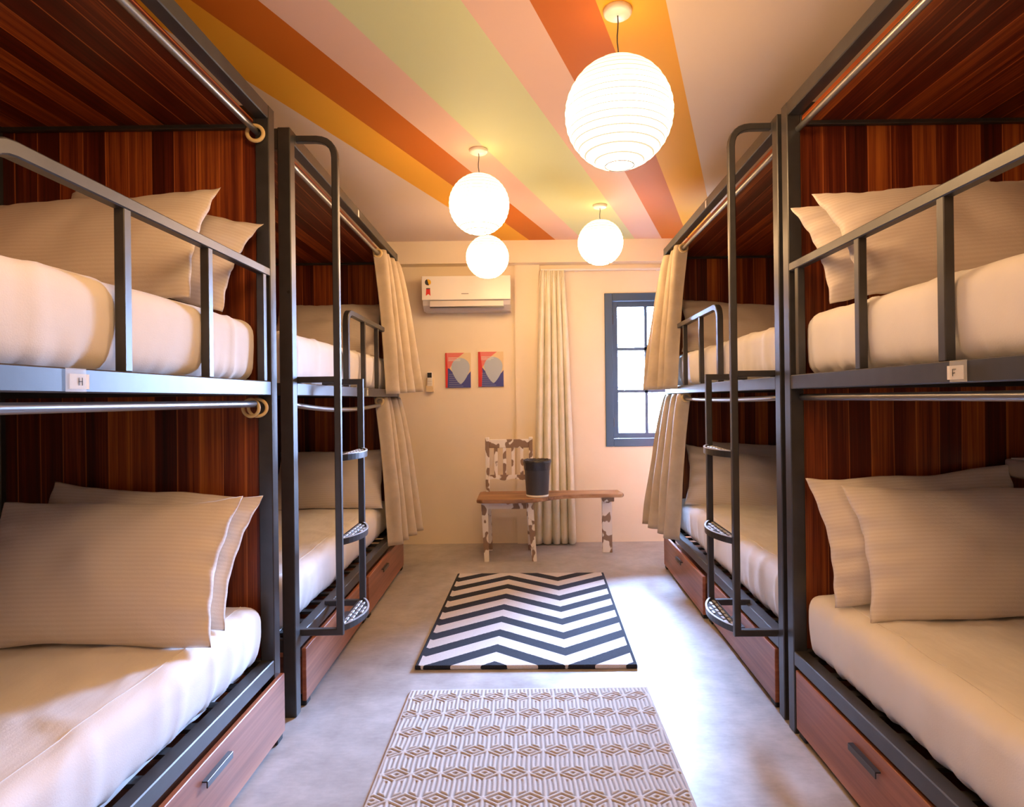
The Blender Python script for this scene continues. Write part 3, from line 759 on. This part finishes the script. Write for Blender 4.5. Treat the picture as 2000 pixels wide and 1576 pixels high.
for p, q in zip(R, R[1:]):
    for i in range(n): b.faces.new((p[i], p[(i + 1) % n], q[(i + 1) % n], q[i]))
obj('bin_liner', b, M['bag'], bn, True)

# metal bedside shelf on the head panel of the right lower berth
sh = empty('bedside_shelf', (1.83, 2.0, .93)); tag(sh, 'small metal bedside shelf on the right edge of the picture, lower berth', 'shelf')
b = nb(); box(b, -.118, .135, -.18, .205, 0, .066, .012, 3); obj('tray', b, M['metalbox'], sh)
b = nb(); box(b, -.105, .12, -.165, .19, .0655, .070, .002, 1); obj('shelf_top', b, M['white'], sh)

# ------------------------------------------------------------------ rugs
b = nb(); box(b, -.508, .508, -.737, .737, 0, .020, .007, 3)
o = obj('chevron_rug', b, M['chevron'], None, True); o.location = (-.018, 3.515, 0); o.rotation_euler = (0, 0, -.016)
tag(o, 'navy and white zigzag rug on the floor before the bench', 'rug')

def relief_rug():
    w, l, st = 1.004, 1.55, .0030
    nx, ny = int(w / st), int(l / st)
    xs = np.linspace(-w / 2, w / 2, nx + 1); ys = np.linspace(0, -l, ny + 1)
    X, Y = np.meshgrid(xs, ys)
    wx = X + .003 * np.sin(Y * 9) + .0015 * np.sin(Y * 31 + X * 4); wy = Y + .004 * np.sin(X * 7)
    a, hh, bb = .0965, .030, .097
    Hh = (bb + 2 * hh) / 2; R = bb + hh
    h = np.zeros_like(X); yarn = np.zeros_like(X); done = np.zeros(X.shape, bool)
    j0 = np.floor(wy / R)
    for dj in (0, 1, -1, 2):
        j = j0 + dj; offx = np.where(np.mod(j, 2) == 1, a / 2, 0)
        i = np.round((wx - offx) / a)
        dx = wx - offx - i * a; dy = wy - j * R
        ins = (np.abs(dx) <= a / 2 + 1e-9) & (np.abs(dx) / (a / 2) * hh + np.abs(dy) <= Hh + 1e-9) & ~done
        u = np.abs(dx) / (a / 2)
        rho = u + np.abs(dy - (Hh - hh)) / hh
        top = rho < 1
        yt = Hh - 2 * hh + hh * u; yb = -Hh + hh * u
        v = (dy - yb) / (yt - yb)
        e_top = 1 - rho
        e_side = np.minimum(np.minimum(u, 1 - u), np.minimum(v, 1 - v) * 2.0) * 2
        e = np.where(top, e_top, np.clip(e_side, 0, 1))
        lv = np.where(top, 1.62, 1.5)
        wv = .5 + .5 * np.cos(2 * np.pi * e * lv)
        h = np.where(ins, wv, h); done |= ins
    yarn = np.clip((h - .12) * 2.4, 0, 1)
    hz = .009 + .0045 * np.clip(h, 0, 1) ** .7 + .0006 * np.sin(Y * 2 * np.pi / .0084) * np.sin(X * 2 * np.pi / .0084)
    rim = np.minimum.reduce([X + w / 2, w / 2 - X, -Y, Y + l])
    hz = np.where(rim < .012, .010, hz); yarn = np.where(rim < .012, .8, yarn)
    edge = rim < 1e-6; hz = np.where(edge, .001, hz)
    co = np.stack([X, Y, hz], -1).reshape(-1, 3)
    idx = np.arange((nx + 1) * (ny + 1)).reshape(ny + 1, nx + 1)
    q = np.stack([idx[:-1, :-1], idx[1:, :-1], idx[1:, 1:], idx[:-1, 1:]], -1).reshape(-1, 4)
    me = bpy.data.meshes.new('woven_rug')
    me.vertices.add(len(co)); me.vertices.foreach_set('co', co.ravel())
    me.loops.add(q.size); me.loops.foreach_set('vertex_index', q.ravel().astype(np.int32))
    me.polygons.add(len(q)); me.polygons.foreach_set('loop_start', np.arange(0, q.size, 4, dtype=np.int32))
    me.polygons.foreach_set('loop_total', np.full(len(q), 4, dtype=np.int32))
    me.update(calc_edges=True); me.validate()
    at = me.attributes.new('yarn', 'FLOAT', 'POINT'); at.data.foreach_set('value', yarn.ravel().astype(np.float32))
    me.materials.append(M['relief'])
    me.polygons.foreach_set('use_smooth', np.ones(len(q), bool))
    o = bpy.data.objects.new('woven_rug', me); link(o)
    o.location = (-.016, 2.580, 0); o.rotation_euler = (0, 0, .004)
    tag(o, 'ivory woven rug with raised diamond pattern, nearest the camera', 'rug')
relief_rug()

# ------------------------------------------------------------------ light
w = bpy.data.worlds.new('daylight'); SC.world = w; w.use_nodes = True
bg = w.node_tree.nodes['Background']; bg.inputs[0].default_value = (*SKY_COL, 1); bg.inputs[1].default_value = SKY_E
wt = w.node_tree; tc = wt.nodes.new('ShaderNodeTexCoord'); sp = wt.nodes.new('ShaderNodeSeparateXYZ'); wt.links.new(tc.outputs['Generated'], sp.inputs[0])
rp = wt.nodes.new('ShaderNodeMapRange'); rp.inputs[1].default_value = -.10; rp.inputs[2].default_value = .42; wt.links.new(sp.outputs[2], rp.inputs[0])
mxw = wt.nodes.new('ShaderNodeMix'); mxw.data_type = 'RGBA'; wt.links.new(rp.outputs[0], mxw.inputs[0])
mxw.inputs[6].default_value = (.022, .024, .026, 1); mxw.inputs[7].default_value = (*SKY_COL, 1); wt.links.new(mxw.outputs[2], bg.inputs[0])
def area(name, loc, rot, sx, sy, portal=False, energy=0, color=(1, 1, 1)):
    l = bpy.data.lights.new(name, 'AREA'); l.shape = 'RECTANGLE'; l.size = sx; l.size_y = sy; l.energy = energy; l.color = color
    if portal: l.cycles.is_portal = True
    o = bpy.data.objects.new(name, l); o.location = loc; o.rotation_euler = rot; COL.objects.link(o); return o
area('window_portal', ((WX0 + WX1) / 2, YB + .16, (WZ0 + WZ1) / 2), (-PI / 2, 0, 0), WX1 - WX0, WZ1 - WZ0, True)
# unseen fill lights added for the near beds, as if the lamp row continued
for i, (x, y) in enumerate(((-.25, .93), (.42, -.25))):
    l = bpy.data.lights.new('fill_light', 'POINT'); l.energy = 15; l.color = LAMP_COL; l.shadow_soft_size = .17
    o = bpy.data.objects.new('fill_light', l); o.location = (x, y, 2.22); COL.objects.link(o)

# ------------------------------------------------------------------ camera
F, CXo, CYo, ROLL, PITCH, CH = 1191., 33.5, -12.2, -.0123, .0024, 1.2326
f = Vector((0, math.cos(PITCH), math.sin(PITCH))); r = Vector((1, 0, 0)); u = r.cross(f)
r2 = r * math.cos(ROLL) + u * math.sin(ROLL); u2 = -r * math.sin(ROLL) + u * math.cos(ROLL)
cam = bpy.data.cameras.new('camera'); co = bpy.data.objects.new('camera', cam); COL.objects.link(co)
mw = Matrix((r2, u2, -f)).transposed().to_4x4(); mw.translation = (0, 0, CH); co.matrix_world = mw
cam.sensor_fit = 'HORIZONTAL'; cam.sensor_width = 36; cam.lens = 36 * F / 2000
cam.shift_x = -CXo / 2000; cam.shift_y = CYo / 2000; cam.clip_start = .02
SC.camera = co
SC.view_settings.view_transform = 'Standard'; SC.view_settings.look = 'None'
SC.view_settings.exposure = 0.62; SC.view_settings.gamma = 1.0; SC.view_settings.use_curve_mapping = False
SC.cycles.use_denoising = True
SC.cycles.max_bounces = 10; SC.cycles.diffuse_bounces = 6; SC.cycles.transparent_max_bounces = 12
SC.cycles.sample_clamp_indirect = 8
